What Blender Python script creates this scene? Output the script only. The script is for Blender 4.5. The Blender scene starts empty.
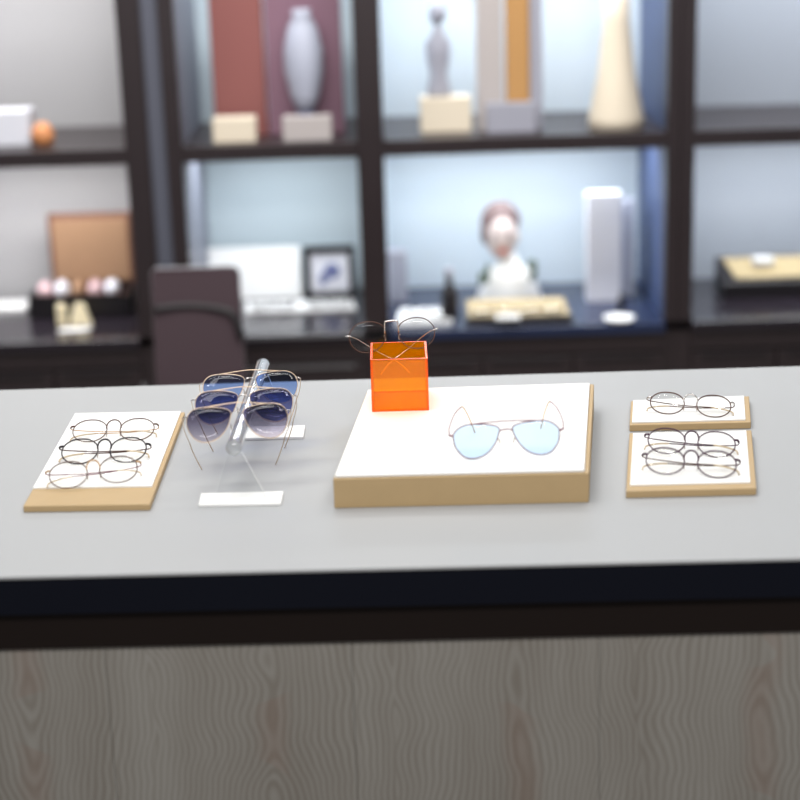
import bpy, bmesh, math, random
from mathutils import Vector, Matrix
random.seed(4)
S = bpy.context.scene
COL = S.collection
# ------------------------------------------------------------------ camera
F = 1700.0; CAMZ = 1.695; T = 0.95
PITCH = math.atan(500/F); ROLL = math.radians(1.8)
_f = Vector((0, math.cos(PITCH), -math.sin(PITCH)))
_r0 = Vector((1, 0, 0)); _u0 = Vector((0, math.sin(PITCH), math.cos(PITCH)))
RIGHT = _r0*math.cos(ROLL) - _u0*math.sin(ROLL)
UP = _u0*math.cos(ROLL) + _r0*math.sin(ROLL)
CAM = Vector((0, 0, CAMZ))
def ray(u, v): return (_f + RIGHT*((u-400)/F) - UP*((v-400)/F))
def onz(u, v, z):
    d = ray(u, v); t = (z-CAMZ)/d.z; return CAM + d*t
def ony(u, v, y):
    d = ray(u, v); t = y/d.y; return CAM + d*t
cd = bpy.data.cameras.new('camera'); cam = bpy.data.objects.new('camera', cd); COL.objects.link(cam)
cd.sensor_width = 36; cd.sensor_fit = 'HORIZONTAL'; cd.lens = 36*F/800
m = Matrix((RIGHT, UP, -_f)).transposed().to_4x4(); m.translation = CAM
cam.matrix_world = m
cd.clip_start = .02
cd.dof.use_dof = True; cd.dof.focus_distance = 2.46; cd.dof.aperture_fstop = 2.3
S.camera = cam
S.view_settings.view_transform = 'Standard'; S.view_settings.look = 'None'
S.view_settings.exposure = 0; S.view_settings.gamma = 1

# ------------------------------------------------------------------ materials
def srgb(r, g, b):
    f = lambda c: (c/255/12.92 if c/255 <= .04045 else ((c/255+.055)/1.055)**2.4)
    return (f(r), f(g), f(b), 1)
def pm(name, col, rough=.5, metal=0, spec=.5, noise=None, bump=None, sheen=0):
    m = bpy.data.materials.new(name); m.use_nodes = True
    nt = m.node_tree; p = nt.nodes['Principled BSDF']
    p.inputs['Base Color'].default_value = col; p.inputs['Roughness'].default_value = rough
    p.inputs['Metallic'].default_value = metal; p.inputs['Specular IOR Level'].default_value = spec
    if noise or bump:
        tc = nt.nodes.new('ShaderNodeTexCoord'); n = nt.nodes.new('ShaderNodeTexNoise')
        nt.links.new(tc.outputs['Object'], n.inputs['Vector'])
        n.inputs['Scale'].default_value = (noise or bump)[0]; n.inputs['Detail'].default_value = 4
        if noise:
            mx = nt.nodes.new('ShaderNodeMix'); mx.data_type = 'RGBA'
            a = noise[1]
            mx.inputs['A'].default_value = tuple(c*(1-a) for c in col[:3])+(1,)
            mx.inputs['B'].default_value = tuple(min(1, c*(1+a)) for c in col[:3])+(1,)
            nt.links.new(n.outputs['Fac'], mx.inputs['Factor']); nt.links.new(mx.outputs['Result'], p.inputs['Base Color'])
        if bump:
            b = nt.nodes.new('ShaderNodeBump'); b.inputs['Strength'].default_value = bump[1]; b.inputs['Distance'].default_value = .002
            nt.links.new(n.outputs['Fac'], b.inputs['Height']); nt.links.new(b.outputs['Normal'], p.inputs['Normal'])
    return m
def see_through(name, col, refl=.5, rough=.02, grad=None, body=0, bodycol=None):
    """coloured clear sheet: tinted transparency with a fresnel gloss; grad=(col_low, z0, z1) tints it towards its lower rim"""
    m = bpy.data.materials.new(name); m.use_nodes = True; nt = m.node_tree; nt.nodes.clear()
    out = nt.nodes.new('ShaderNodeOutputMaterial'); tr = nt.nodes.new('ShaderNodeBsdfTransparent')
    gl = nt.nodes.new('ShaderNodeBsdfGlossy'); gl.inputs['Roughness'].default_value = rough
    fr = nt.nodes.new('ShaderNodeFresnel'); fr.inputs['IOR'].default_value = 1.45
    mu = nt.nodes.new('ShaderNodeMath'); mu.operation = 'MULTIPLY'; mu.inputs[1].default_value = refl
    mx = nt.nodes.new('ShaderNodeMixShader')
    tr.inputs['Color'].default_value = col
    if grad:
        at = nt.nodes.new('ShaderNodeAttribute'); at.attribute_name = 'lens_height'
        mc = nt.nodes.new('ShaderNodeMix'); mc.data_type = 'RGBA'
        mc.inputs['A'].default_value = grad; mc.inputs['B'].default_value = col
        nt.links.new(at.outputs['Fac'], mc.inputs['Factor']); nt.links.new(mc.outputs['Result'], tr.inputs['Color'])
    src = tr
    if body:
        df = nt.nodes.new('ShaderNodeBsdfDiffuse'); df.inputs['Color'].default_value = bodycol or col
        tl = nt.nodes.new('ShaderNodeBsdfTranslucent'); tl.inputs['Color'].default_value = bodycol or col
        a = nt.nodes.new('ShaderNodeMixShader'); a.inputs[0].default_value = .5
        nt.links.new(df.outputs[0], a.inputs[1]); nt.links.new(tl.outputs[0], a.inputs[2])
        b = nt.nodes.new('ShaderNodeMixShader'); b.inputs[0].default_value = body
        nt.links.new(tr.outputs[0], b.inputs[1]); nt.links.new(a.outputs[0], b.inputs[2]); src = b
    ge = nt.nodes.new('ShaderNodeNewGeometry'); iv = nt.nodes.new('ShaderNodeMath'); iv.operation = 'SUBTRACT'; iv.inputs[0].default_value = 1
    nt.links.new(ge.outputs['Backfacing'], iv.inputs[1]); m0 = nt.nodes.new('ShaderNodeMath'); m0.operation = 'MULTIPLY'; m0.inputs[1].default_value = refl
    nt.links.new(iv.outputs[0], m0.inputs[0]); nt.links.new(m0.outputs[0], mu.inputs[1])
    nt.links.new(fr.outputs[0], mu.inputs[0]); nt.links.new(mu.outputs[0], mx.inputs[0])
    nt.links.new(src.outputs[0], mx.inputs[1]); nt.links.new(gl.outputs[0], mx.inputs[2]); nt.links.new(mx.outputs[0], out.inputs['Surface'])
    return m
M = {}
M['top'] = pm('grey_counter', srgb(158, 159, 160), .5, spec=.3, noise=(5, .02))
M['navy'] = pm('navy_edge', srgb(3, 7, 20), .3, spec=.3)
M['rail'] = pm('dark_brown_rail', srgb(22, 14, 11), .6, spec=.2)
M['tan'] = pm('tan_board', srgb(172, 146, 106), .55, noise=(40, .05), bump=(300, .2))
M['white'] = pm('white_board', srgb(228, 227, 225), .5)
M['black'] = pm('black_metal', srgb(30, 22, 30), .55, metal=0, spec=.25)
M['plum'] = pm('plum_metal', srgb(62, 34, 54), .55, metal=0, spec=.25)
M['brown'] = pm('brown_metal', srgb(80, 54, 44), .55, metal=0, spec=.25)
M['gold'] = pm('gold_metal', srgb(208, 184, 158), .3, metal=.8)
M['dullgold'] = pm('dull_gold_metal', srgb(176, 140, 98), .4, metal=.3)
M['rose'] = pm('rose_metal', srgb(120, 72, 84), .55, metal=0, spec=.25)
M['silver'] = pm('silver_metal', srgb(205, 200, 196), .2, metal=.95)
M['tip'] = pm('beige_temple_tip', srgb(190, 170, 140), .3)
M['pinktip'] = pm('pink_temple_tip', srgb(190, 130, 120), .3)
M['pad'] = see_through('clear_pad', (.8, .78, .75, 1), .6, body=.3, bodycol=(.8, .75, .7, 1))
M['clear'] = see_through('clear_lens', (.985, .985, .98, 1), .7)
M['blue'] = see_through('pale_blue_lens', (.80, .89, .98, 1), .5)
M['navylens'] = see_through('navy_lens', (.20, .19, .36, 1), .9, grad=(.50, .55, .78, 1))
M['smoke'] = see_through('smoke_lens', (.19, .17, .28, 1), .9, grad=(.82, .79, .84, 1))
M['bluelens'] = see_through('blue_lens', (.42, .52, .78, 1), .9, grad=(.62, .74, .92, 1))
M['orange'] = see_through('orange_acrylic', (1, .84, .05, 1), .7, body=.28, bodycol=(1, .36, .005, 1))
M['oredge'] = pm('orange_acrylic_edge', (1, .10, .01, 1), .25)
M['acry'] = see_through('clear_acrylic', (.97, .975, .975, 1), .9, body=.02, bodycol=(.9, .9, .9, 1))
M['acedge'] = pm('clear_acrylic_edge', srgb(235, 238, 238), .2)
def glass(name):
    m = bpy.data.materials.new(name); m.use_nodes = True; p = m.node_tree.nodes['Principled BSDF']
    p.inputs['Base Color'].default_value = (.97, .98, .98, 1); p.inputs['Roughness'].default_value = .08
    p.inputs['Transmission Weight'].default_value = 1; p.inputs['IOR'].default_value = 1.3
    return m
M['rod'] = see_through('clear_rod', (.88, .885, .89, 1), 2.2, .10, body=.42, bodycol=(.60, .61, .62, 1))
# cabinet and room
M['cab'] = pm('dark_cabinet', srgb(44, 36, 38), .35, noise=(8, .15))
M['cabgloss'] = pm('dark_ledge', srgb(36, 31, 38), .18)
M['navytop'] = pm('navy_ledge', srgb(34, 44, 72), .25)
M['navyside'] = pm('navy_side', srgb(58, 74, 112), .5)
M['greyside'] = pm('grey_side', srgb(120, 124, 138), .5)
M['pan_warm'] = pm('warm_grey_panel', srgb(174, 173, 175), .6)
M['pan_cool'] = pm('cool_panel', srgb(186, 200, 208), .5)
M['pan_blue'] = pm('pale_blue_panel', srgb(198, 210, 220), .5)
M['pan_right'] = pm('grey_blue_panel', srgb(164, 170, 180), .5)
M['filler'] = pm('slate_filler', srgb(84, 86, 98), .5)
M['wall'] = pm('wall_paint', srgb(120, 118, 120), .8, noise=(3, .03))
M['floor'] = pm('floor_tile', srgb(120, 112, 106), .35, noise=(4, .08))
def c(name, r, g, b, rough=.5, **k):
    M[name] = pm(name, srgb(r, g, b), rough, **k); return M[name]
c('cream', 246, 232, 196); c('paper', 240, 240, 240); c('leather', 158, 124, 96, .6, noise=(30, .08)); c('darkbox', 30, 26, 30, .35)
c('rust', 112, 74, 60, .6); c('pinkish', 205, 176, 180); c('red', 128, 62, 62, .55); c('redbrown', 140, 84, 80, .55); c('bluegrey', 108, 116, 160)
c('mauve', 132, 98, 114, .6); c('softwhite', 226, 227, 236); c('beige', 226, 213, 192); c('amber', 186, 140, 86); c('greyitem', 160, 160, 172)
c('greige', 182, 174, 172); c('hair', 104, 84, 84); c('skin', 206, 192, 188); c('green', 84, 100, 84); c('lips', 190, 100, 95); c('orange_item', 210, 140, 90)
c('mesh_fabric', 72, 56, 62, .8, bump=(900, .4)); c('chairblack', 30, 25, 28, .5); c('insert_board', 176, 158, 122); c('steel', 150, 150, 154, .3, metal=.8); c('palegrey', 176, 180, 196)

def wood():
    m = bpy.data.materials.new('pale_grey_wood'); m.use_nodes = True; nt = m.node_tree; p = nt.nodes['Principled BSDF']
    L = nt.links.new
    def math_(op, a, b=None, c=None):
        n = nt.nodes.new('ShaderNodeMath'); n.operation = op
        for k, v in enumerate((a, b, c)):
            if v is None: continue
            if isinstance(v, (int, float)): n.inputs[k].default_value = v
            else: L(v, n.inputs[k])
        return n.outputs[0]
    def noise(scale, detail=2, rough=.5):
        mp = nt.nodes.new('ShaderNodeMapping'); mp.inputs['Scale'].default_value = scale; L(tc.outputs['Object'], mp.inputs['Vector'])
        n = nt.nodes.new('ShaderNodeTexNoise'); n.inputs['Scale'].default_value = 1; n.inputs['Detail'].default_value = detail; n.inputs['Roughness'].default_value = rough
        L(mp.outputs[0], n.inputs['Vector']); return n.outputs['Fac']
    tc = nt.nodes.new('ShaderNodeTexCoord'); sep = nt.nodes.new('ShaderNodeSeparateXYZ'); L(tc.outputs['Object'], sep.inputs[0])
    warp = math_('MULTIPLY_ADD', noise((5, 1, 7), 2), .05, -.025)
    xx = math_('ADD', sep.outputs['X'], warp)
    xm = math_('SUBTRACT', math_('FLOORED_MODULO', math_('ADD', xx, .151+.1475+2.95), .295), .1475)      # distance from the heart of each board
    dist = math_('SQRT', math_('MULTIPLY_ADD', xm, xm, .00012))
    ph = math_('MULTIPLY_ADD', noise((3.4, 1, 6.5), 1), 11.0, math_('MULTIPLY', dist, 125.0))
    ring = math_('SINE', math_('MULTIPLY', ph, 6.2832))
    fine = noise((330, 1, 9), 3)
    broad = noise((9, 1, 1.2), 2)
    v = math_('MULTIPLY_ADD', ring, .13, math_('MULTIPLY_ADD', fine, .35, math_('MULTIPLY', broad, .65)))
    ra = nt.nodes.new('ShaderNodeValToRGB'); ra.color_ramp.elements[0].position = .28; ra.color_ramp.elements[0].color = srgb(118, 112, 104)
    ra.color_ramp.elements[1].position = .72; ra.color_ramp.elements[1].color = srgb(143, 140, 134); L(v, ra.inputs[0])
    heart = math_('MULTIPLY', math_('SUBTRACT', 1, math_('MINIMUM', math_('MULTIPLY', dist, 36), 1)), math_('GREATER_THAN', noise((2.5, 1, 5), 1), .5))
    mx = nt.nodes.new('ShaderNodeMix'); mx.data_type = 'RGBA'; mx.inputs['B'].default_value = srgb(128, 104, 92)
    L(math_('MULTIPLY', heart, .45), mx.inputs['Factor']); L(ra.outputs[0], mx.inputs['A']); L(mx.outputs['Result'], p.inputs['Base Color'])
    p.inputs['Roughness'].default_value = .55; p.inputs['Specular IOR Level'].default_value = .3
    return m
M['wood'] = wood()

# ------------------------------------------------------------------ helpers
def tag(o, label=None, cat=None, group=None, kind=None):
    if label: o['label'] = label
    if cat: o['category'] = cat
    if group: o['group'] = group
    if kind: o['kind'] = kind
    return o
def empty(name, loc, label, cat, group=None, rz=0):
    o = bpy.data.objects.new(name, None); COL.objects.link(o); o.location = loc; o.rotation_euler.z = rz
    o.empty_display_size = .05
    return tag(o, label, cat, group)
def mesh(name, verts, faces, mat, parent=None, smooth=False, mats2=None, bevel=0, weld=False):
    me = bpy.data.meshes.new(name); me.from_pydata([tuple(v) for v in verts], [], faces)
    bm = bmesh.new(); bm.from_mesh(me)
    bmesh.ops.recalc_face_normals(bm, faces=bm.faces)
    if bevel: bmesh.ops.bevel(bm, geom=list(bm.edges), offset=bevel, segments=2, profile=.5, affect='EDGES')
    bm.to_mesh(me); bm.free()
    for x in (mat if isinstance(mat, (list, tuple)) else [mat]): me.materials.append(x)
    if smooth:
        for p in me.polygons: p.use_smooth = True
    o = bpy.data.objects.new(name, me); COL.objects.link(o); o.parent = parent
    return o
class G:
    """collects shapes for one mesh"""
    def __init__(s): s.v = []; s.f = []
    def add(s, v, f):
        n = len(s.v); s.v += [Vector(p) for p in v]; s.f += [tuple(i+n for i in q) for q in f]; return s
    def box(s, x0, x1, y0, y1, z0, z1):
        v = [(x, y, z) for z in (z0, z1) for y in (y0, y1) for x in (x0, x1)]
        return s.add(v, [(0, 2, 3, 1), (4, 5, 7, 6), (0, 1, 5, 4), (2, 6, 7, 3), (0, 4, 6, 2), (1, 3, 7, 5)])
    def prism(s, poly, z0, z1):
        n = len(poly); v = [(p[0], p[1], z0) for p in poly]+[(p[0], p[1], z1) for p in poly]
        f = [tuple(range(n))[::-1], tuple(range(n, 2*n))]+[(i, (i+1) % n, n+(i+1) % n, n+i) for i in range(n)]
        return s.add(v, f)
    def tube(s, pts, r, seg=8, closed=False, r1=None):
        pts = [Vector(p) for p in pts]; n = len(pts); vs = []; nrm = None
        for i, p in enumerate(pts):
            if closed: t = pts[(i+1) % n]-pts[i-1]
            else: t = pts[min(i+1, n-1)]-pts[max(i-1, 0)]
            t.normalize()
            if nrm is None:
                a = Vector((0, 0, 1)) if abs(t.z) < .9 else Vector((0, 1, 0)); nrm = t.cross(a).normalized()
            nrm = (nrm - t*nrm.dot(t)).normalized(); b = t.cross(nrm)
            rr = r if r1 is None else r+(r1-r)*i/(n-1)
            for k in range(seg):
                a = 2*math.pi*k/seg; vs.append(p+nrm*math.cos(a)*rr+b*math.sin(a)*rr)
        f = []
        for i in range(n if closed else n-1):
            j = (i+1) % n
            for k in range(seg): f.append((i*seg+k, i*seg+(k+1) % seg, j*seg+(k+1) % seg, j*seg+k))
        if not closed: f += [tuple(range(seg))[::-1], tuple((n-1)*seg+k for k in range(seg))]
        return s.add(vs, f)
    def lathe(s, prof, cx=0, cy=0, seg=20):
        vs = []; f = []; n = len(prof)
        for r, z in prof:
            for k in range(seg):
                a = 2*math.pi*k/seg; vs.append((cx+r*math.cos(a), cy+r*math.sin(a), z))
        for i in range(n-1):
            for k in range(seg): f.append((i*seg+k, i*seg+(k+1) % seg, (i+1)*seg+(k+1) % seg, (i+1)*seg+k))
        f += [tuple(range(seg))[::-1], tuple((n-1)*seg+k for k in range(seg))]
        return s.add(vs, f)
    def ell(s, cx, cy, cz, rx, ry, rz, seg=18, ring=10):
        vs = [(cx, cy, cz-rz)]; f = []
        for i in range(1, ring):
            a = math.pi*i/ring
            for k in range(seg):
                b = 2*math.pi*k/seg; vs.append((cx+rx*math.sin(a)*math.cos(b), cy+ry*math.sin(a)*math.sin(b), cz-rz*math.cos(a)))
        vs.append((cx, cy, cz+rz))
        for k in range(seg): f.append((0, 1+(k+1) % seg, 1+k))
        for i in range(ring-2):
            for k in range(seg):
                a = 1+i*seg; f.append((a+k, a+(k+1) % seg, a+seg+(k+1) % seg, a+seg+k))
        e = len(vs)-1; a = 1+(ring-2)*seg
        for k in range(seg): f.append((a+k, a+(k+1) % seg, e))
        return s.add(vs, f)
    def xf(s, mat): s.v = [mat @ p for p in s.v]; return s
    def out(s, name, mat, parent=None, smooth=False, bevel=0):
        return mesh(name, s.v, s.f, mat, parent, smooth, bevel=bevel)
def cr(pts, n=5, closed=False):
    pts = [Vector(p) for p in pts]; N = len(pts); o = []
    for i in range(N if closed else N-1):
        g = lambda k: pts[k % N] if closed else pts[min(max(k, 0), N-1)]
        p0, p1, p2, p3 = g(i-1), g(i), g(i+1), g(i+2)
        for k in range(n):
            t = k/n
            o.append(.5*((2*p1)+(p2-p0)*t+(2*p0-5*p1+4*p2-p3)*t*t+(3*p1-p0-3*p2+p3)*t**3))
    if not closed: o.append(pts[-1])
    return o
def flat_label(o, s): o['label'] = s

# ------------------------------------------------------------------ counter
def fl(u): return onz(u, 577-.02375*u, T)
def bl(u): return onz(u, 390-.030*u, T)
A, B, C2, D2 = fl(-420), fl(1220), bl(1150), bl(-350)
xd = (B-A).normalized(); yd = Vector((-xd.y, xd.x, 0)); org = (A+B)/2
ang = math.atan2(xd.y, xd.x)
def tl(p): q = p-org; return (q.dot(xd), q.dot(yd))
counter = empty('display_counter', (org.x, org.y, 0), 'long grey-topped shop counter with navy edge and pale wood front', 'counter', rz=ang)
poly = [tl(A), tl(B), tl(C2), tl(D2)]
hw = poly[1][0]
ins = [(poly[0][0]+.004, .003), (poly[1][0]-.004, .003), (poly[2][0]-.004, poly[2][1]-.003), (poly[3][0]+.004, poly[3][1]-.003)]
G().prism(poly, T-.004, T).out('countertop', M['top'], counter, bevel=.001)
G().prism(ins, T-.050, T-.004).out('edge_band', M['navy'], counter)
G().box(-hw+.03, hw-.03, .012, .05, T-.098, T-.050).out('rail', M['rail'], counter)
g = G(); pw = .295; x = -.052-.295*math.floor((hw-.10)/.295)
while x < hw-.05:
    x1 = min(x+pw-.0006, hw-.04); g.box(x, x1, .016, .05, .10, T-.098); x += pw
g.out('front_panel', M['wood'], counter)
G().box(-hw+.03, hw-.03, .05, .065, 0, T-.050).out('carcass', M['rail'], counter)
G().box(-hw+.04, hw-.04, .035, .05, 0, .10).out('kickboard', M['rail'], counter)
by = min(poly[2][1], poly[3][1])
G().box(-hw+.12, hw-.12, by-.08, by-.06, 0, T-.050).out('back_panel', M['rail'], counter)

# ------------------------------------------------------------------ trays
def quad(pix, z): return [onz(u, v, z) for u, v in pix]
def lerp(a, b, t): return a+(b-a)*t
def tray(name, label, pix, th, group=None, cat='display tray', z0=T):
    q = quad(pix, z0+th); ctr = sum(q, Vector())/4; ctr.z = z0
    r = empty(name, ctr, label, cat, group)
    loc = [p-ctr for p in q]
    G().prism([(p.x, p.y) for p in loc], 0, th).out('base', M['tan'], r, bevel=.0012)
    return r, loc      # front-left, front-right, back-right, back-left
def sub(q, s0, s1, t0, t1):
    p = lambda s, t: lerp(lerp(q[0], q[1], s), lerp(q[3], q[2], s), t)
    return [p(s0, t0), p(s1, t0), p(s1, t1), p(s0, t1)]
TH1 = .009
lt, lq = tray('display_tray', 'tan display tray at the left end of the counter, bare tan strip along its front', [(23, 506), (150, 504), (185, 412), (75, 414)], TH1)
cuts = [.16, .36, .54, .735, .995]
for i in range(4):
    G().prism([(p.x, p.y) for p in sub(lq, .004, .965, cuts[i]+(.003 if i else 0), cuts[i+1])], TH1, TH1+.002).out('white_strip', M['white'], lt)
LZ = T+TH1+.002
THP = .040
pt, pq = tray('display_platform', 'large tan platform with white top board under the orange box', [(333, 479), (589, 473), (594, 384), (367, 391)], THP, cat='platform')
G().prism([(p.x, p.y) for p in sub(pq, .006, .982, .008, .985)], THP, THP+.004).out('top_board', M['white'], pt, bevel=.001)
PZ = T+THP+.004
TH2 = .010
g_r = 'small tan trays at the right end'
ra, rq = tray('display_tray', 'smaller rear tan tray on the right holding a single pair of glasses', [(629.5, 425), (751, 422), (749, 396), (631, 401)], TH2)
G().prism([(p.x, p.y) for p in sub(rq, .02, .955, .06, .97)], TH2, TH2+.002).out('white_panel', M['white'], ra)
rb, rq2 = tray('display_tray', 'front tan tray on the right holding two pairs of plum-framed glasses', [(626, 491), (756.5, 488), (751.5, 430), (629.5, 433)], TH2)
G().prism([(p.x, p.y) for p in sub(rq2, .03, .955, .075, .97)], TH2, TH2+.002).out('white_panel', M['white'], rb)
RZ = T+TH2+.002

# ------------------------------------------------------------------ glasses
mm = .001
def round_shape(w, h):
    pts = []
    for k in range(16):
        a = 2*math.pi*k/16; x = math.cos(a); z = math.sin(a)
        r = 1+.035*math.cos(2*a+.0)*0+.03*abs(math.sin(2*a))
        if z < 0: x *= 1-.06*abs(z)
        pts.append((x*w/2*r, z*h/2*r))
    return pts
AVI = [(-28, 17), (-16, 22.5), (4, 24.5), (20, 22), (28.5, 12), (29, -4), (21, -20), (7, -27), (-10, -22), (-22, -9), (-28, 6)]
HEX = [(-29, 17), (-18, 21.5), (-3, 23.2), (11, 23.5), (22, 19.5), (30, 11), (30.5, 3), (29, -7), (24, -16), (17, -23), (5, -25.5), (-8, -21.5), (-17, -14), (-24, -3.5), (-28.5, 8)]
SQR = [(-26, 9), (-19, 18), (-4, 22.5), (13, 20), (24, 10), (26.5, 0), (23, -12), (11, -21.5), (-5, -22.5), (-18, -16), (-25.5, -4)]
def glasses(label, shape, cx, mats, bridge, temples, tilt, yaw, pix=None, zsurf=0, base=None, wr=.8, group=None, cat='glasses', name='eyeglasses', roll=0, hz=7, lean=None):
    mf, mb, mt, mtip, ml = mats
    sh = [Vector((p[0], p[1])) for p in shape]
    loop = cr([(p.x, 0, p.y) for p in sh], 4, True)
    wmax = max(p.x for p in loop); zmax = max(p.z for p in loop); zmin = min(p.z for p in loop); xin = min(p.x for p in loop)
    parts = []     # name, G, mat, parent key, key
    for s in (-1, 1):
        path = [Vector((s*(p.x+cx), 0, p.z)) for p in loop]
        parts.append(('rim', G().tube(path, wr, 7, True), mf, None, None))
        g = G(); n = len(path); cen = Vector((s*cx, 0, 0)); rings = [.985, .66, .33]
        for dy in (-.6, .6):
            for k in rings: g.v += [cen+(p-cen)*k+Vector((0, dy-2.0*(1-k*k), 0)) for p in path]
            g.v.append(cen+Vector((0, dy-2.0, 0)))
        st = 3*n+1
        for o in (0, st):
            for r in range(2):
                for k in range(n): g.f.append((o+r*n+k, o+r*n+(k+1) % n, o+(r+1)*n+(k+1) % n, o+(r+1)*n+k))
            for k in range(n): g.f.append((o+2*n+k, o+2*n+(k+1) % n, o+3*n))
        for k in range(n): g.f.append((k, (k+1) % n, st+(k+1) % n, st+k))
        g.h = [max(0, min(1, (p.z-zmin)/(zmax-zmin))) for p in g.v]
        parts.append(('lens', g, ml, None, None))
        # hinge lug
        hx = cx+wmax
        e = [(s*(hx-1), 0, hz), (s*(hx+3), 1, hz+.5), (s*(hx+5), 4, hz+.5)]
        parts.append(('hinge', G().tube(cr(e, 3), wr*1.7, 7), mb, None, None))
        # nose pad on wire
        nx = cx+xin*.93
        parts.append(('nose_pad', G().ell(s*(nx-1.2), 4.2, -5, 1.3, 1.8, 4.2, 8, 6).tube(cr([(s*(nx+1), 0, -1), (s*nx, 3.5, 0), (s*(nx-1.2), 4.2, -4)], 3), .45, 5), M['pad'], None, None))
        H = Vector((s*(hx+5), 4, hz+.5))
        if temples == 'open':
            a = [H, (s*(hx+4), 40, hz+.5), (s*(hx-2), 80, hz-.5)]
            b = [(s*(hx-2), 80, hz-.5), (s*(hx-4), 94, hz-3), (s*(hx-9), 108, hz-11), (s*(hx-16), 119, hz-23)]
        elif temples == 'drop':
            a = [H, (s*(hx+5), 30, hz+1), (s*(hx-1), 70, hz+1), (s*(hx-9), 96, hz-1)]
            b = [(s*(hx-9), 96, hz-1), (s*(hx-12), 103, hz-6), (s*(hx-18), 109, hz-24), (s*(hx-24), 112, hz-47)]
        elif temples == 'fold':
            d = 8 if s < 0 else 11
            a = [H, (s*(hx+3), d-1, hz), (s*(hx-15), d+1, hz-1), (s*10, d+3, hz-2), (-s*30, d+2, hz-3)]
            b = [(-s*30, d+2, hz-3), (-s*46, d+1, hz-6), (-s*60, d-1, hz-13), (-s*(hx+4), d-3, hz-21)]
        else:  # cross
            d = 0 if s < 0 else 4
            a = [H, (s*(hx-8), 8, hz-4), (s*41, 13+d, -11), (s*20, 15+d, -27), (0, 15+d, -39)]
            b = [(0, 15+d, -39), (-s*8, 13+d, -45), (-s*16, 10+d, -53), (-s*21, 8+d, -59)]
        key = 't%d' % s
        parts.append(('temple', G().tube(cr(a, 5), wr*.95, 6), mt, None, key))
        parts.append(('temple_tip', G().tube(cr(b, 5), wr*1.25, 6), mtip, key, None))
    xi = cx+xin
    if bridge == 'arch':
        p = [((xi+1)*math.cos(a), -3*math.sin(a), 4+(zmax*.80-4)*abs(math.sin(a))**.75) for a in [math.pi*k/12 for k in range(13)]]
        parts.append(('bridge', G().tube(cr(p, 2), wr*1.25, 7), mb, None, None))
    elif bridge == 'flat':
        p = [(-xi-1, 0, 3), (-xi-.5, -1, 12), (-xi, -2, zmax*.84), (-xi+1.5, -2, zmax*.92), (0, -2.2, zmax*.95), (xi-1.5, -2, zmax*.92), (xi, -2, zmax*.84), (xi+.5, -1, 12), (xi+1, 0, 3)]
        parts.append(('bridge', G().tube(cr(p, 4), wr*1.3, 7), mb, None, None))
    else:
        p = [(-xi-.5, 0, 12), (-xi*.5, -2, 14.5), (0, -2.6, 15), (xi*.5, -2, 14.5), (xi+.5, 0, 12)]
        parts.append(('bridge', G().tube(cr(p, 4), wr*1.2, 7), mb, None, None))
        p = [(-cx-8, 0, zmax*.985), (-cx*.5, -1.5, zmax+2.2), (0, -2.5, zmax+3), (cx*.5, -1.5, zmax+2.2), (cx+8, 0, zmax*.985)]
        parts.append(('brow_bar', G().tube(cr(p, 5), wr*1.05, 7), mf, None, None))
    R = Matrix.Rotation(roll, 4, 'Y') @ Matrix.Rotation(-math.radians(90-tilt), 4, 'X')
    allz = []
    for q in parts:
        q[1].v = [R @ (p*mm) for p in q[1].v]; allz += [p.z for p in q[1].v]
    lo = min(allz) if base is None else base
    for q in parts:
        for p in q[1].v: p.z -= lo
    cz = -lo
    P = onz(pix[0], pix[1], zsurf+cz)
    root = empty(name, (P.x, P.y, zsurf), label, cat, group, rz=math.radians(yaw))
    keys = {}
    for nm, g, mt_, par, key in parts:
        o = g.out(nm, mt_, keys.get(par, root), True)
        if key: keys[key] = o
        if nm == 'lens':
            at = o.data.attributes.new('lens_height', 'FLOAT', 'POINT')
            at.data.foreach_set('value', g.h)
    return root, P, cz
RD = round_shape(49, 45); RD2 = round_shape(50, 46)
K = M
# left tray
glasses('brown wire glasses with gold temples at the back of the left tray', RD, 34, (K['brown'], K['brown'], K['dullgold'], K['tip'], K['clear']), 'arch', 'fold', 27, 0, (113.5, 430), LZ, wr=.8, hz=10)
glasses('black wire glasses with thick arched bridge in the middle of the left tray', RD2, 33.5, (K['black'], K['black'], K['brown'], K['tip'], K['clear']), 'arch', 'fold', 30, 0, (104, 450.5), LZ, wr=1.0, hz=10)
glasses('rose-brown wire glasses at the front of the left tray beside its bare strip', RD2, 33, (K['brown'], K['dullgold'], K['rose'], K['tip'], K['clear']), 'arch', 'fold', 31, 9, (93.5, 472), LZ, wr=.8, hz=10, roll=-.03)
# right trays
glasses('brown wire glasses alone on the small rear tray at right', RD, 33.5, (K['brown'], K['silver'], K['brown'], K['tip'], K['clear']), 'arch', 'fold', 28, -10, (690.5, 404.5), RZ, wr=.9, hz=10, roll=.05)
glasses('plum wire glasses at the back of the front right tray', RD2, 33.5, (K['plum'], K['plum'], K['plum'], K['tip'], K['clear']), 'arch', 'fold', 30, -10, (691.5, 442.5), RZ, wr=.95, hz=10, roll=.05)
glasses('plum wire glasses nearest the front edge of the right tray', RD2, 33.5, (K['plum'], K['plum'], K['brown'], K['tip'], K['clear']), 'arch', 'fold', 30, -9, (691, 462.5), RZ, wr=1.0, hz=10, roll=.05)
# blue aviators on the platform
glasses('pale blue aviator sunglasses standing open on the white platform', HEX, 38, (K['rose'], K['rose'], K['rose'], K['gold'], K['blue']), 'double', 'drop', 97, -4, (506.5, 439), PZ, wr=.8, name='sunglasses', cat='sunglasses', hz=8, roll=-.05)
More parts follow.
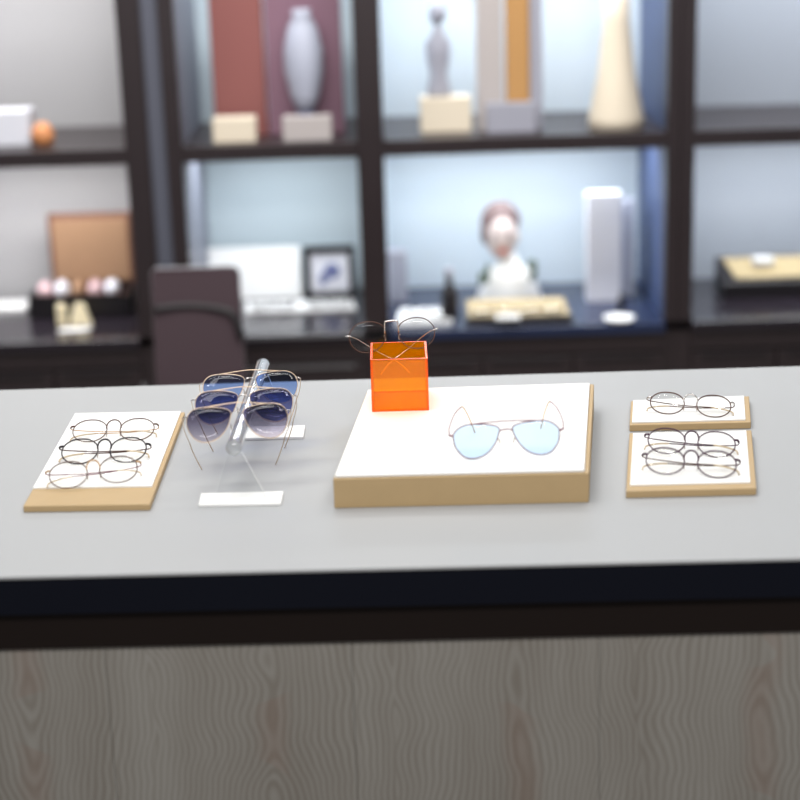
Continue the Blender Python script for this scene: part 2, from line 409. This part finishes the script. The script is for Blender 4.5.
# three aviators over the rod
rod_g = None
sg = []
for lab, pix, mat, yw, met in (
    ('sunglasses with smoke gradient lenses at the front of the clear rod', (237.5, 422), K['smoke'], 7, 'gold'),
    ('dark navy aviator sunglasses in the middle of the clear rod', (244, 405.5), K['navylens'], 3, 'gold'),
    ('gold aviator sunglasses with blue lenses at the back of the clear rod', (250.5, 388), K['bluelens'], 6, 'gold')):
    sg.append(glasses(lab, AVI, 37, (K['gold'], K['silver'], K['gold'], K['gold'], mat), 'double', 'open', 47, yw, pix, T, wr=.6, name='sunglasses', cat='sunglasses', hz=12))

# ------------------------------------------------------------------ clear stand under the three sunglasses
fz = .004
F0, F1, F2, F3 = [onz(u, v, T+fz) for u, v in ((198.5, 504.5), (281, 503), (283.5, 491), (201, 493))]
R0, R1, R2, R3 = [onz(u, v, T+fz) for u, v in ((229, 438.5), (303.5, 436.5), (305, 425), (231, 427))]
fc = (F0+F1+F2+F3)/4; rc = (R0+R1+R2+R3)/4; c0 = (fc+rc)/2; c0.z = T
stand = empty('glasses_stand', c0, 'clear acrylic rod stand on two white feet holding three sunglasses', 'display stand')
for q in ((F0, F1, F2, F3), (R0, R1, R2, R3)):
    G().prism([(p.x-c0.x, p.y-c0.y) for p in q], 0, fz).out('foot', M['white'], stand, bevel=.0008)
ax = (rc-fc).normalized(); ax.z = 0; pe = Vector((ax.y, -ax.x, 0))
RODZ = .078
RODZ = .0715
ya, yb = onz(234, 448, T+RODZ).y, onz(262.5, 365, T+RODZ).y
r0 = Vector((-.2155+(ya-2.158)*.0245, ya, T+RODZ))-c0; r1 = Vector((-.2155+(yb-2.158)*.0245, yb, T+RODZ))-c0
dd = (r1-r0).normalized()
G().tube([r0, r0+dd*.002, lerp(r0, r1, .5), r1-dd*.002, r1], .0104, 24).out('rod', M['rod'], stand, True)
for e, k in ((r0, 0), (r1, 1)):
    o = e+dd*(-.001 if k == 0 else .001)
    G().tube([o, o+dd*(.002 if k == 0 else -.002)], .0108, 24).out('end_cap', M['acry'], stand, True)
for cen, rp in ((fc-c0, r0+dd*.012), (rc-c0, r1-dd*.02)):
    cen = Vector((cen.x, cen.y, fz)); top = Vector((rp.x, rp.y, rp.z-.010)); th = ax*.0015
    pl = [cen-pe*.034, cen+pe*.034, top+pe*.009, top-pe*.009]
    g = G(); g.add([p-th for p in pl]+[p+th for p in pl], [(0, 1, 2, 3), (4, 5, 6, 7), (0, 1, 5, 4), (1, 2, 6, 5), (2, 3, 7, 6), (3, 0, 4, 7)])
    o = g.out('support_plate', [M['acry'], M['acedge']], stand)
    for p in o.data.polygons:
        if p.normal.z > -.5 and p.area < .0008 and abs(p.normal.dot(ax)) < .5: p.material_index = 1
# ------------------------------------------------------------------ orange box
bq = [onz(u, v, PZ) for u, v in ((371, 412.5), (428.5, 410.5), (428, 391), (373.5, 392.5))]
bc = sum(bq, Vector())/4; bx = ((bq[1]-bq[0])+(bq[2]-bq[3])).normalized(); W = ((bq[1]-bq[0]).length+(bq[2]-bq[3]).length)/2
DP = ((bq[3]-bq[0]).length+(bq[2]-bq[1]).length)/2*.97; HB = .077; t = .003
ob = empty('acrylic_box', (bc.x, bc.y, PZ), 'open orange acrylic box on the white platform with glasses on top', 'box', rz=math.atan2(bx.y, bx.x))
w, d = W/2, DP/2
def panel(nm, b):
    o = G().box(*b).out(nm, [M['orange'], M['oredge']], ob)
    dims = [b[1]-b[0], b[3]-b[2], b[5]-b[4]]; thin = dims.index(min(dims))
    for p in o.data.polygons:
        if abs(p.normal[thin]) < .5: p.material_index = 1
panel('front_panel', (-w, w, -d, -d+t, 0, HB)); panel('back_panel', (-w, w, d-t, d, 0, HB))
panel('side_panel', (-w, -w+t, -d+t, d-t, 0, HB)); panel('side_panel', (w-t, w, -d+t, d-t, 0, HB))
panel('bottom_panel', (-w+t, w-t, -d+t, d-t, 0, t))
# glasses on the box: rests with its temples over the side rims
glasses('silver wire glasses perched on the orange box with crossed temples', SQR, 36, (K['brown'], K['silver'], K['silver'], K['pinktip'], K['clear']), 'flat', 'cross', 84, 2, (392, 335), PZ+HB, base=-.016, wr=.75, hz=3, roll=-.045)

# ------------------------------------------------------------------ cabinets
CY = 4.80; CB = 5.36; LZ0 = .495; SZ = 1.045; CT = 1.95
def X(u, v=150, y=CY): return ony(u, v, y).x
def cabinet(label, x0, x1, posts, bays, ledgemat):
    """posts: (xa, xb); bays: (xa, xb, panel material, left side, right side)"""
    cxm = (x0+x1)/2
    r = empty('display_cabinet', (cxm, CY, 0), label, 'cabinet')
    b = lambda nm, a, z, y, k, mt, bev=0: G().box(a-cxm, z-cxm, y[0]-CY, y[1]-CY, k[0], k[1]).out(nm, mt, r, bevel=bev)
    b('base', x0, x1, (CY+.02, CB+.03), (0, LZ0-.03), M['cab'])
    b('top_board', x0, x1, (CY, CB+.03), (CT, CT+.04), M['cab'], .002)
    for a, z in posts: b('post', a, z, (CY, CY+.05), (LZ0, CT), M['cab'], .002)
    for a, z, pm_, sl, sr in bays:
        b('ledge', a, z, (CY-.01, CB), (LZ0-.03, LZ0), ledgemat if pm_ is not M['pan_blue'] else M['navytop'], .002)
        b('back_panel', a, z, (CB, CB+.02), (LZ0, CT), pm_)
        b('shelf', a, z, (CY+.004, CB), (SZ-.045, SZ), M['cab'], .002)
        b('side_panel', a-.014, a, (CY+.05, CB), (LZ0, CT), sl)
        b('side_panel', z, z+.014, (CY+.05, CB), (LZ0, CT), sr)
        n = 3 if z-a > .6 else 1 if z-a < .55 else 2
        dw = (z-a)/n
        for i in range(n):
            for zz in ((.06, .225), (.235, .40)):
                dr = b('drawer', a+i*dw+.004, a+(i+1)*dw-.004, (CY, CY+.02), zz, M['cab'], .002)
                G().box(a+i*dw+.03-cxm, a+(i+1)*dw-.03-cxm, -.008, 0, zz[1]-.012, zz[1]-.006).out('handle', M['steel'] if n == 1 else M['chairblack'], dr)
        b('apron', a, z, (CY+.004, CY+.02), (.41, LZ0-.03), M['cab'], .002)
        if pm_ is M['pan_cool']: b('metal_strip', a, z, (CY-.013, CY-.01), (LZ0-.012, LZ0-.004), M['steel'])
        # LED strips under the top board and under the shelf
        for zl, e in ((CT-.02, UPW), (SZ-.055, LOW)):
            ld = bpy.data.lights.new('cabinet_light', 'AREA'); ld.shape = 'RECTANGLE'; ld.size = (z-a)*.9; ld.size_y = .10
            ld.energy = e*(z-a); ld.color = (.93, .97, 1) if pm_ is not M['pan_warm'] else (1, .99, .985)
            lo = bpy.data.objects.new('cabinet_light', ld); COL.objects.link(lo); lo.location = ((a+z)/2, CY+.26, zl)
    return r
UPW, LOW = 12.5, 7
x_l0, x_l1 = X(-170), X(149)
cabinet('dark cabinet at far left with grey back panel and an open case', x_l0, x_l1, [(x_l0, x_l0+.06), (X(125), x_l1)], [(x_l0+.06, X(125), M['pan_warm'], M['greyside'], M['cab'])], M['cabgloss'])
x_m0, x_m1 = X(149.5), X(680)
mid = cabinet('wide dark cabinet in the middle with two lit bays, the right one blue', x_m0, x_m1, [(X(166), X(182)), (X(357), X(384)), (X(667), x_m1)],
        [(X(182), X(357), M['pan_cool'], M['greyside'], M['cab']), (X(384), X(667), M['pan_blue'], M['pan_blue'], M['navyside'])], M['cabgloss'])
mc = (x_m0+x_m1)/2
G().box(x_m0-mc, X(166)-mc, .012, .03, 0, CT).out('filler_panel', M['filler'], mid)
x_r0, x_r1 = X(680.5), X(980)
cabinet('dark cabinet at far right with grey-blue panel and dark case inside', x_r0, x_r1, [(x_r0, X(695)), (x_r1-.06, x_r1)], [(X(695), x_r1-.06, M['pan_right'], M['pan_right'], M['greyside'])], M['cabgloss'])

# ------------------------------------------------------------------ things on the ledge
def px(y): return (F/(y/math.cos(PITCH)))   # approx px per m
def at(u, v, z=LZ0): return onz(u, v, z)
def boxthing(name, label, cat, u0, u1, vb, h, dep, mat, z=LZ0, group=None, y=None, bev=.003):
    """upright box, front lower edge at pixel row vb on the surface z"""
    if y is None: P = onz((u0+u1)/2, vb, z)
    else: P = ony((u0+u1)/2, vb, y); P.z = z
    P.y = max(P.y, CY+.06 if h > .3 else CY+.002)
    a, b = ony(u0, vb, P.y).x, ony(u1, vb, P.y).x
    o = G().box(-(b-a)/2, (b-a)/2, 0, dep, 0, h).out(name, mat, None, bevel=bev)
    o.location = ((a+b)/2, P.y, z); tag(o, label, cat, group); return o, (a, b, P.y)
# left bay: open case with its contents
P = at(80, 318); a, b = ony(30, 318, P.y).x, ony(131, 318, P.y).x; a2 = b-a
case = empty('open_case', ((a+b)/2, P.y, LZ0), 'dark open case with brown leather lid in the left cabinet', 'case')
hh = .072; dp = .16
g = G().box(-a2/2, a2/2, 0, .008, 0, hh).box(-a2/2, a2/2, dp-.008, dp, 0, hh).box(-a2/2, -a2/2+.008, .008, dp-.008, 0, hh).box(a2/2-.008, a2/2, .008, dp-.008, 0, hh).box(-a2/2, a2/2, 0, dp, -.0, .006)
g.out('body', M['darkbox'], case, bevel=.0)
G().box(-a2/2+.010, a2/2-.010, .010, dp-.010, .007, .045).out('lining', M['rust'], case)
lid = G().box(-a2/2+.045, a2/2+.0, dp, dp+.03, hh-.01, hh+.222).out('lid', M['rust'], case, bevel=.004)
G().box(-a2/2+.06, a2/2-.015, dp-.006, dp, hh+.01, hh+.207).out('lid_lining', M['leather'], case, bevel=.002)
cols = ['pinkish', 'softwhite', 'leather', 'pinkish', 'softwhite']
for i in range(5):
    g = G().ell(0, 0, .021, .022, .05, .021, 14, 8).tube([Vector((.021*math.cos(k*math.pi/8), 0, .021+.0225*math.sin(k*math.pi/8)))*1.02 for k in range(0, 9)], .003, 6)
    o = g.out('watch_cushion', M[cols[i]], None, True); o.location = ((a+b)/2-a2/2+.038+i*.052, P.y+dp/2, LZ0+.045)
    o.scale.z = 1.25
    tag(o, ['pinkish cushion at the left end of the open case', 'white cushion second from left in the open case', 'brown cushion in the middle of the open case', 'pinkish cushion second from right in the open case', 'white cushion at the right end of the open case'][i], 'cushion', 'cushions in the open case')
boxthing('cream_block', 'small upright cream block in front of the open case', 'block', 57.5, 66.5, 326, .064, .02, M['cream'])
P = at(80, 326)
s_ = (ony(92, 326, P.y).x-ony(69, 326, P.y).x)
g = G().add([(-s_/2, 0, 0), (s_/2, 0, 0), (s_/2, .03, 0), (-s_/2, .03, 0), (-s_*.2, .008, .066), (s_*.2, .008, .066), (s_*.2, .022, .066), (-s_*.2, .022, .066)], [(0, 1, 2, 3), (4, 5, 6, 7), (0, 1, 5, 4), (1, 2, 6, 5), (2, 3, 7, 6), (3, 0, 4, 7)])
o = g.out('cream_stand', M['cream'], None, bevel=.003); o.location = P; tag(o, 'cream wedge-shaped stand beside the small cream block', 'stand')
P0 = [at(*p) for p in ((57, 332.5), (86, 331), (93, 327.5), (63, 329))]
pc = sum(P0, Vector())/4
for p in P0: p.y = max(p.y, CY-.008)
o = G().prism([(p.x-pc.x, p.y-pc.y) for p in P0], 0, .003).out('white_card', M['paper'], None); o.location = pc; tag(o, 'flat white card lying in front of the cream pieces', 'card')
P0 = [at(*p) for p in ((-30, 315), (26, 313), (30, 304), (-30, 306))]; pc = sum(P0, Vector())/4
o = G().prism([(p.x-pc.x, p.y-pc.y) for p in P0], 0, .016).out('white_box', M['paper'], None, bevel=.002); o.location = pc; tag(o, 'flat white box on the ledge at the left edge of the photo', 'box')
# second bay
P = at(246, 299); P.y = min(P.y, CB-.08); a, b = ony(192, 299, P.y).x, ony(302, 299, P.y).x
o = G().add([(-(b-a)/2, 0, 0), ((b-a)/2, 0, 0), ((b-a)/2*.97, .05, .155), (-(b-a)/2, .05, .155), (-(b-a)/2, .008, 0), ((b-a)/2, .008, 0), ((b-a)/2*.97, .058, .155), (-(b-a)/2, .058, .155)],
    [(0, 1, 2, 3), (4, 5, 6, 7), (0, 1, 5, 4), (1, 2, 6, 5), (2, 3, 7, 6), (3, 0, 4, 7)]).out('white_board', M['paper'], None)
o.location = ((a+b)/2, P.y, LZ0); tag(o, 'blank white board leaning back behind the office chair', 'board')
P = at(331, 298); a, b = ony(305, 298, P.y).x, ony(356, 298, P.y).x
fr = empty('picture_frame', ((a+b)/2, P.y, LZ0), 'black picture frame standing in the lit middle bay', 'picture frame')
h2 = .165; hw2 = (b-a)/2; tw = .02
G().box(-hw2, hw2, 0, .02, 0, tw).box(-hw2, hw2, 0, .02, h2-tw, h2).box(-hw2, -hw2+tw, 0, .02, tw, h2-tw).box(hw2-tw, hw2, 0, .02, tw, h2-tw).out('frame', M['darkbox'], fr)
G().box(-hw2+tw, hw2-tw, .008, .018, tw, h2-tw).out('picture', M['softwhite'], fr)
G().ell(.008, .008, .085, .026, .003, .026).ell(-.02, .008, .06, .013, .003, .02).out('motif', M['bluegrey'], fr, True)
P0 = [at(*p) for p in ((246, 314), (356, 310.5), (352, 301), (246, 304))]; pc = sum(P0, Vector())/4
wt = G().prism([(p.x-pc.x, p.y-pc.y) for p in P0], 0, .008).out('white_tray', M['paper'], None, bevel=.001); wt.location = pc
tag(wt, 'low white tray with dark glasses in front of the picture frame', 'tray')
glasses('dark glasses on the left of the white tray before the frame', RD, 34, (K['black'], K['black'], K['black'], K['black'], K['clear']), 'arch', 'fold', 30, 6, (273, 304), LZ0+.008, wr=1.5)
glasses('dark glasses on the right of the white tray under the frame', RD, 34, (K['black'], K['black'], K['black'], K['black'], K['clear']), 'arch', 'fold', 30, -4, (329, 302), LZ0+.008, wr=1.5)
boxthing('cream_bottle_box', 'small cream box behind the top left corner of the chair', 'box', 158, 176, 294, .10, .03, M['beige'], y=CY-.06) if False else None
# third bay
P0 = [at(*p) for p in ((396, 327), (452, 325), (456, 311), (400, 313))]; pc = sum(P0, Vector())/4
o = G().prism([(p.x-pc.x, p.y-pc.y) for p in P0], 0, .014).out('white_tray', M['paper'], None, bevel=.002); o.location = pc
tag(o, 'small white tray with dark glasses behind the orange box', 'tray')
glasses('dark glasses lying on the small white tray behind the orange box', RD, 34, (K['black'], K['black'], K['black'], K['black'], K['clear']), 'arch', 'fold', 34, -6, (428, 314), LZ0+.014, wr=1.5)
P = at(450, 321)
bt = empty('dark_bottle', P, 'slim dark bottle standing left of the glasses tray', 'bottle')
G().lathe([(.024, 0), (.026, .004), (.026, .085), (.02, .10), (.011, .112), (.011, .135)], seg=18).out('body', M['darkbox'], bt, True)
G().lathe([(.013, .135), (.013, .16)], seg=16).out('cap', M['greyitem'], bt, True)
# low black tray with beige insert
P0 = [at(*p) for p in ((466, 327), (573, 324), (565, 305), (464, 308))]; pc = sum(P0, Vector())/4
bt = empty('display_tray', pc, 'black tray with beige insert standing on the blue ledge', 'display tray')
q = [p-pc for p in P0]
G().prism([(p.x, p.y) for p in q], 0, .024).out('base', M['darkbox'], bt, bevel=.002)
G().prism([(p.x, p.y) for p in sub(q, .03, .97, .06, .96)], .024, .027).out('insert', M['insert_board'], bt)
TZ = LZ0+.027
for lab, u, v, yw in (('dark glasses at the left of the beige tray insert', 494, 310, 8), ('dark glasses at the right of the beige tray insert', 540, 309, -14)):
    glasses(lab, RD, 34, (K['black'], K['brown'], K['black'], K['black'], K['clear']), 'arch', 'fold', 26, yw, (u, v), TZ, wr=1.3)
o = G().box(-.035, .035, -.018, .018, 0, .008).out('white_tag', M['paper'], None, bevel=.001); o.location = onz(508, 318.5, TZ); o.location.z = TZ; tag(o, 'blank white tag on the front of the beige tray insert', 'tag')
# portrait bust
P = at(509, 300)
bu = empty('bust_figurine', P, 'white bust figurine with brown hair standing behind the beige tray', 'figurine')
k = .0029
G().lathe([(.078, 0), (.086, .004), (.086, .012), (.07, .05), (.055, .075), (.03, .088), (.022, .11)], seg=24).xf(Matrix.Diagonal((1, .5, 1, 1))).out('torso', M['paper'], bu, True)
hd = G().ell(-.018, -.004, .155, .042, .04, .056, 20, 14).ell(-.018, -.044, .15, .007, .008, .011, 8, 6).ell(-.06, 0, .15, .006, .01, .014, 8, 6).ell(.024, 0, .15, .006, .01, .014, 8, 6).out('head', M['skin'], bu, True)
G().ell(-.02, .012, .185, .053, .042, .048, 20, 12).ell(-.058, .008, .16, .016, .03, .03, 12, 8).out('hair', M['hair'], bu, True)
G().ell(-.018, -.042, .123, .014, .006, .005, 10, 6).out('lips', M['lips'], bu, True)
for sx in (-1, 1): G().ell(-.018+sx*.017, -.04, .162, .007, .004, .005, 8, 6).out('eye', M['hair'], bu, True)
for sx, zz in ((-.068, .07), (.055, .075)):
    g = G()
    for i in range(7): g.ell(sx+random.uniform(-.012, .012), -.04+random.uniform(-.01, .01), zz+random.uniform(-.02, .02), .008, .006, .013, 8, 6)
    g.out('sprig', M['green'], bu, True)
bu.scale = (1.15, 1.15, 1.32)
boxthing('white_box', 'tall white box standing upright near the blue side wall', 'box', 587, 621, 302, .335, .05, M['softwhite'])
boxthing('mauve_box', 'tall muted mauve box behind the white upright box', 'box', 621, 634, 296, .30, .05, M['palegrey'])
boxthing('grey_box', 'upright grey box in the blue bay next to the middle post', 'box', 386, 408, 303, .16, .06, M['greyitem'])
P = at(619, 321)
ds = empty('white_dish', P, 'small white dish on the ledge in front of the tall box', 'dish')
G().lathe([(.02, 0), (.04, .004), (.047, .012), (.043, .012), (.03, .006)], seg=20).out('bowl', M['paper'], ds, True)
o = G().lathe([(.006, 0), (.011, .004), (.011, .03), (.004, .045), (.004, .06)], seg=12).out('small_vial', M['darkbox'], None, True); o.location = onz(621, 311, LZ0); tag(o, 'tiny dark vial behind the white dish', 'vial')
# right bay
P = at(775, 298); a, b = ony(724, 300, P.y).x, ony(850, 300, P.y).x; q2 = (b-a)/2
rc_ = empty('display_case', ((a+b)/2, P.y, LZ0), 'dark sloping case with beige insert in the far right cabinet', 'case')
g = G().add([(-q2, 0, 0), (q2, 0, 0), (q2, .16, 0), (-q2, .16, 0), (-q2, 0, .05), (q2, 0, .05), (q2, .16, .10), (-q2, .16, .10)], [(0, 1, 2, 3), (4, 5, 6, 7), (0, 1, 5, 4), (1, 2, 6, 5), (2, 3, 7, 6), (3, 0, 4, 7)])
g.out('body', M['darkbox'], rc_, bevel=.003)
zt = lambda y: .05+.05*y/.16
G().add([(-q2+.04, .02, zt(.02)+.001), (q2-.02, .02, zt(.02)+.001), (q2-.02, .14, zt(.14)+.001), (-q2+.02, .14, zt(.14)+.001), (-q2+.04, .02, zt(.02)+.006), (q2-.02, .02, zt(.02)+.006), (q2-.02, .14, zt(.14)+.006), (-q2+.02, .14, zt(.14)+.006)], [(0, 1, 2, 3), (4, 5, 6, 7), (0, 1, 5, 4), (1, 2, 6, 5), (2, 3, 7, 6), (3, 0, 4, 7)]).out('insert', M['insert_board'], rc_)
o = G().box(-.03, .03, -.02, .02, 0, .02).out('white_block', M['paper'], None, bevel=.003); o.location = ((a+b)/2-.06, P.y+.085, LZ0+zt(.105)+.0065); tag(o, 'small white block resting on the sloping dark case', 'block')
# ------------------------------------------------------------------ upper shelf things
UY = CY+.14
def up(name, label, cat, u0, u1, h, dep, mat, y=UY, bev=.003):
    return boxthing(name, label, cat, u0, u1, 137, h, dep, mat, z=SZ, y=y, bev=bev)
up('white_box', 'white box on the upper shelf at the left edge of the photo', 'box', -40, 30, .10, .1, M['softwhite'])
o = G().lathe([(.02, 0), (.032, .012), (.034, .035), (.022, .058), (.012, .065)], seg=18).out('orange_jar', M['orange_item'], None, True); o.location = (ony(43, 137, UY).x, UY, SZ); tag(o, 'round orange jar on the upper left shelf', 'jar')
up('red_box', 'tall dark red box on the upper shelf of the second bay', 'box', 216, 268, .52, .05, M['redbrown'], y=UY+.06)
up('purple_box', 'tall purplish box behind the white vase on upper shelf', 'box', 270, 345, .52, .05, M['mauve'], y=UY+.06)
up('cream_box', 'low cream box in front of the tall dark red box', 'box', 213, 256, .07, .06, M['beige'], y=UY-.08)
up('cream_box', 'low pale box in front of the white vase on the upper shelf', 'box', 283, 332, .07, .05, M['greige'], y=UY-.10)
vs = empty('vase', (ony(307, 137, UY).x, UY, SZ), 'white oval vase with blue foot on the upper shelf', 'vase')
G().lathe([(.024, .07), (.042, .12), (.056, .19), (.056, .25), (.042, .31), (.024, .345), (.028, .36)], seg=22).out('body', M['palegrey'], vs, True)
G().lathe([(.034, 0), (.036, .02), (.026, .05), (.024, .07)], seg=22).out('foot', M['bluegrey'], vs, True)
# third bay, upper shelf
up('cream_block', 'cream block carrying a grey figurine on the upper shelf', 'block', 421, 472, .10, .08, M['beige'])
fgx = ony(440, 137, UY+.04).x
fg = empty('figurine', (fgx, UY+.04, SZ+.10), 'slim grey figurine standing on the cream block', 'figurine')
G().lathe([(.035, 0), (.034, .02), (.024, .06), (.034, .11), (.036, .15), (.014, .185), (.012, .2)], seg=18).xf(Matrix.Diagonal((1, .6, 1, 1))).out('body', M['greyitem'], fg, True)
G().ell(0, 0, .235, .024, .026, .034).out('head', M['greyitem'], fg, True)
up('grey_box', 'tall greyish box at the left of the amber box on the upper shelf', 'box', 478, 504, .50, .05, M['greige'])
up('amber_box', 'tall amber box in the middle of the upper blue bay', 'box', 507, 530, .46, .05, M['amber'])
up('grey_box', 'narrow grey box at the right of the amber box on the upper shelf', 'box', 531, 543, .46, .05, M['greyitem'])
up('grey_box', 'low grey box in front of the tall amber box', 'box', 487, 536, .085, .04, M['greyitem'], y=UY-.06)
o = G().lathe([(.082, 0), (.08, .03), (.055, .15), (.038, .30), (.034, .40)], seg=24).out('cream_vase', M['beige'], None, True); o.location = (ony(616, 137, UY).x, UY, SZ); tag(o, 'tapering cream vase near the blue side of the upper shelf', 'vase')

# ------------------------------------------------------------------ office chair
HY = 4.42
p0 = ony(148, 268, HY); p1 = ony(241.5, 267, HY)
cw = (p1.x-p0.x)/2; ctop = (p0.z+p1.z)/2; chx = (p0.x+p1.x)/2
ch = empty('office_chair', (chx, HY, 0), 'dark mesh-back office chair standing behind the counter', 'chair')
lx = cw-.004
def rr(h0, h1, w0, w1, r, y0, y1):   # rounded outline of the backrest
    pts = [(-w0, y0, h0), (-w1, y1, h1-r), (-w1+r*.3, y1, h1-r*.3), (-w1+r, y1, h1), (w1-r, y1, h1), (w1-r*.3, y1, h1-r*.3), (w1, y1, h1-r), (w0, y0, h0)]
    return pts
out = rr(.40, ctop, lx, lx-.004, .018, -.03, 0)
n = len(out)
G().add([Vector(p)+Vector((0, -.006, 0)) for p in out]+[Vector(p)+Vector((0, .006, 0)) for p in out], [tuple(range(n)), tuple(range(n, 2*n))]+[(i, (i+1) % n, n+(i+1) % n, n+i) for i in range(n)]).out('backrest', M['mesh_fabric'], ch)
G().tube(out, .003, 8, True).out('back_frame', M['steel'], ch, True)
tube_pts = cr([(-lx*.95, .02, ctop-.108), (-lx*.2, .025, ctop-.102), (lx*.6, .02, ctop-.115), (lx*.85, .015, ctop-.14), (lx*.95, .01, ctop-.19)], 5)
G().tube([Vector(p)+Vector((0, -.032, 0)) for p in tube_pts], .012, 8).out('lumbar_band', M['chairblack'], ch, True)
G().box(-lx, lx, -.30, -.02, .34, .39).out('seat', M['chairblack'], ch, bevel=.015)
G().tube([(0, -.15, .05), (0, -.15, .34)], .022, 12).out('gas_pole', M['steel'], ch, True)
for k in range(5):
    a = 2*math.pi*k/5+.3
    leg = G().tube([(0, -.15, .09), (.2*math.cos(a), -.15+.2*math.sin(a), .055)], .016, 8, r1=.010).out('leg', M['chairblack'], ch, True)
    G().ell(.2*math.cos(a), -.15+.2*math.sin(a), .025, .025, .025, .025, 12, 8).out('caster', M['chairblack'], leg, True)
for s in (-1, 1):
    G().tube(cr([(s*lx*.98, -.06, .37), (s*(lx+.012), -.07, .46), (s*(lx+.012), -.16, .50), (s*(lx+.01), -.24, .48)], 4), .010, 8).out('armrest', M['chairblack'], ch, True)

# ------------------------------------------------------------------ room
def struct(o): o['kind'] = 'structure'; return o
struct(G().box(-4, 4, -1.5, 5.5, -.1, 0).out('floor', M['floor']))
struct(G().box(-4, 4, 5.46, 5.6, 0, 3.0).out('wall_back', M['wall']))

# ------------------------------------------------------------------ lights
w_ = bpy.data.worlds.new('room_light'); S.world = w_; w_.use_nodes = True
w_.node_tree.nodes['Background'].inputs[0].default_value = (.92, .95, 1, 1); w_.node_tree.nodes['Background'].inputs[1].default_value = .30
def area(name, loc, tgt, sx, sy, e, col=(1, 1, 1)):
    ld = bpy.data.lights.new(name, 'AREA'); ld.shape = 'RECTANGLE'; ld.size = sx; ld.size_y = sy; ld.energy = e; ld.color = col
    o = bpy.data.objects.new(name, ld); COL.objects.link(o); o.location = loc
    o.rotation_euler = (Vector(tgt)-Vector(loc)).to_track_quat('-Z', 'Y').to_euler(); return o
area('front_fill_light', (-.35, 2.5, 2.9), (0, 2.35, T), 1.6, .5, 17, (1, .985, .96))
area('front_fill_light', (.9, 2.9, 2.9), (.2, 2.4, T), .4, .4, 10, (1, .985, .96))
area('front_fill_light', (-1.2, 2.0, 2.9), (-.4, 2.4, T), .3, .3, 8.5, (1, .985, .96))
area('front_fill_light', (0, .2, 2.9), (0, 1.7, .5), 1.8, .4, 58, (1, .985, .96))  # added fill to brighten the counter's wood front, not a known fixture
area('front_fill_light', (-.1, 3.75, 2.9), (-.1, 4.85, .4), 3.0, .3, 66, (1, .985, .96))  # invented lamp, put in to lift the cabinet ledge and its cream pieces
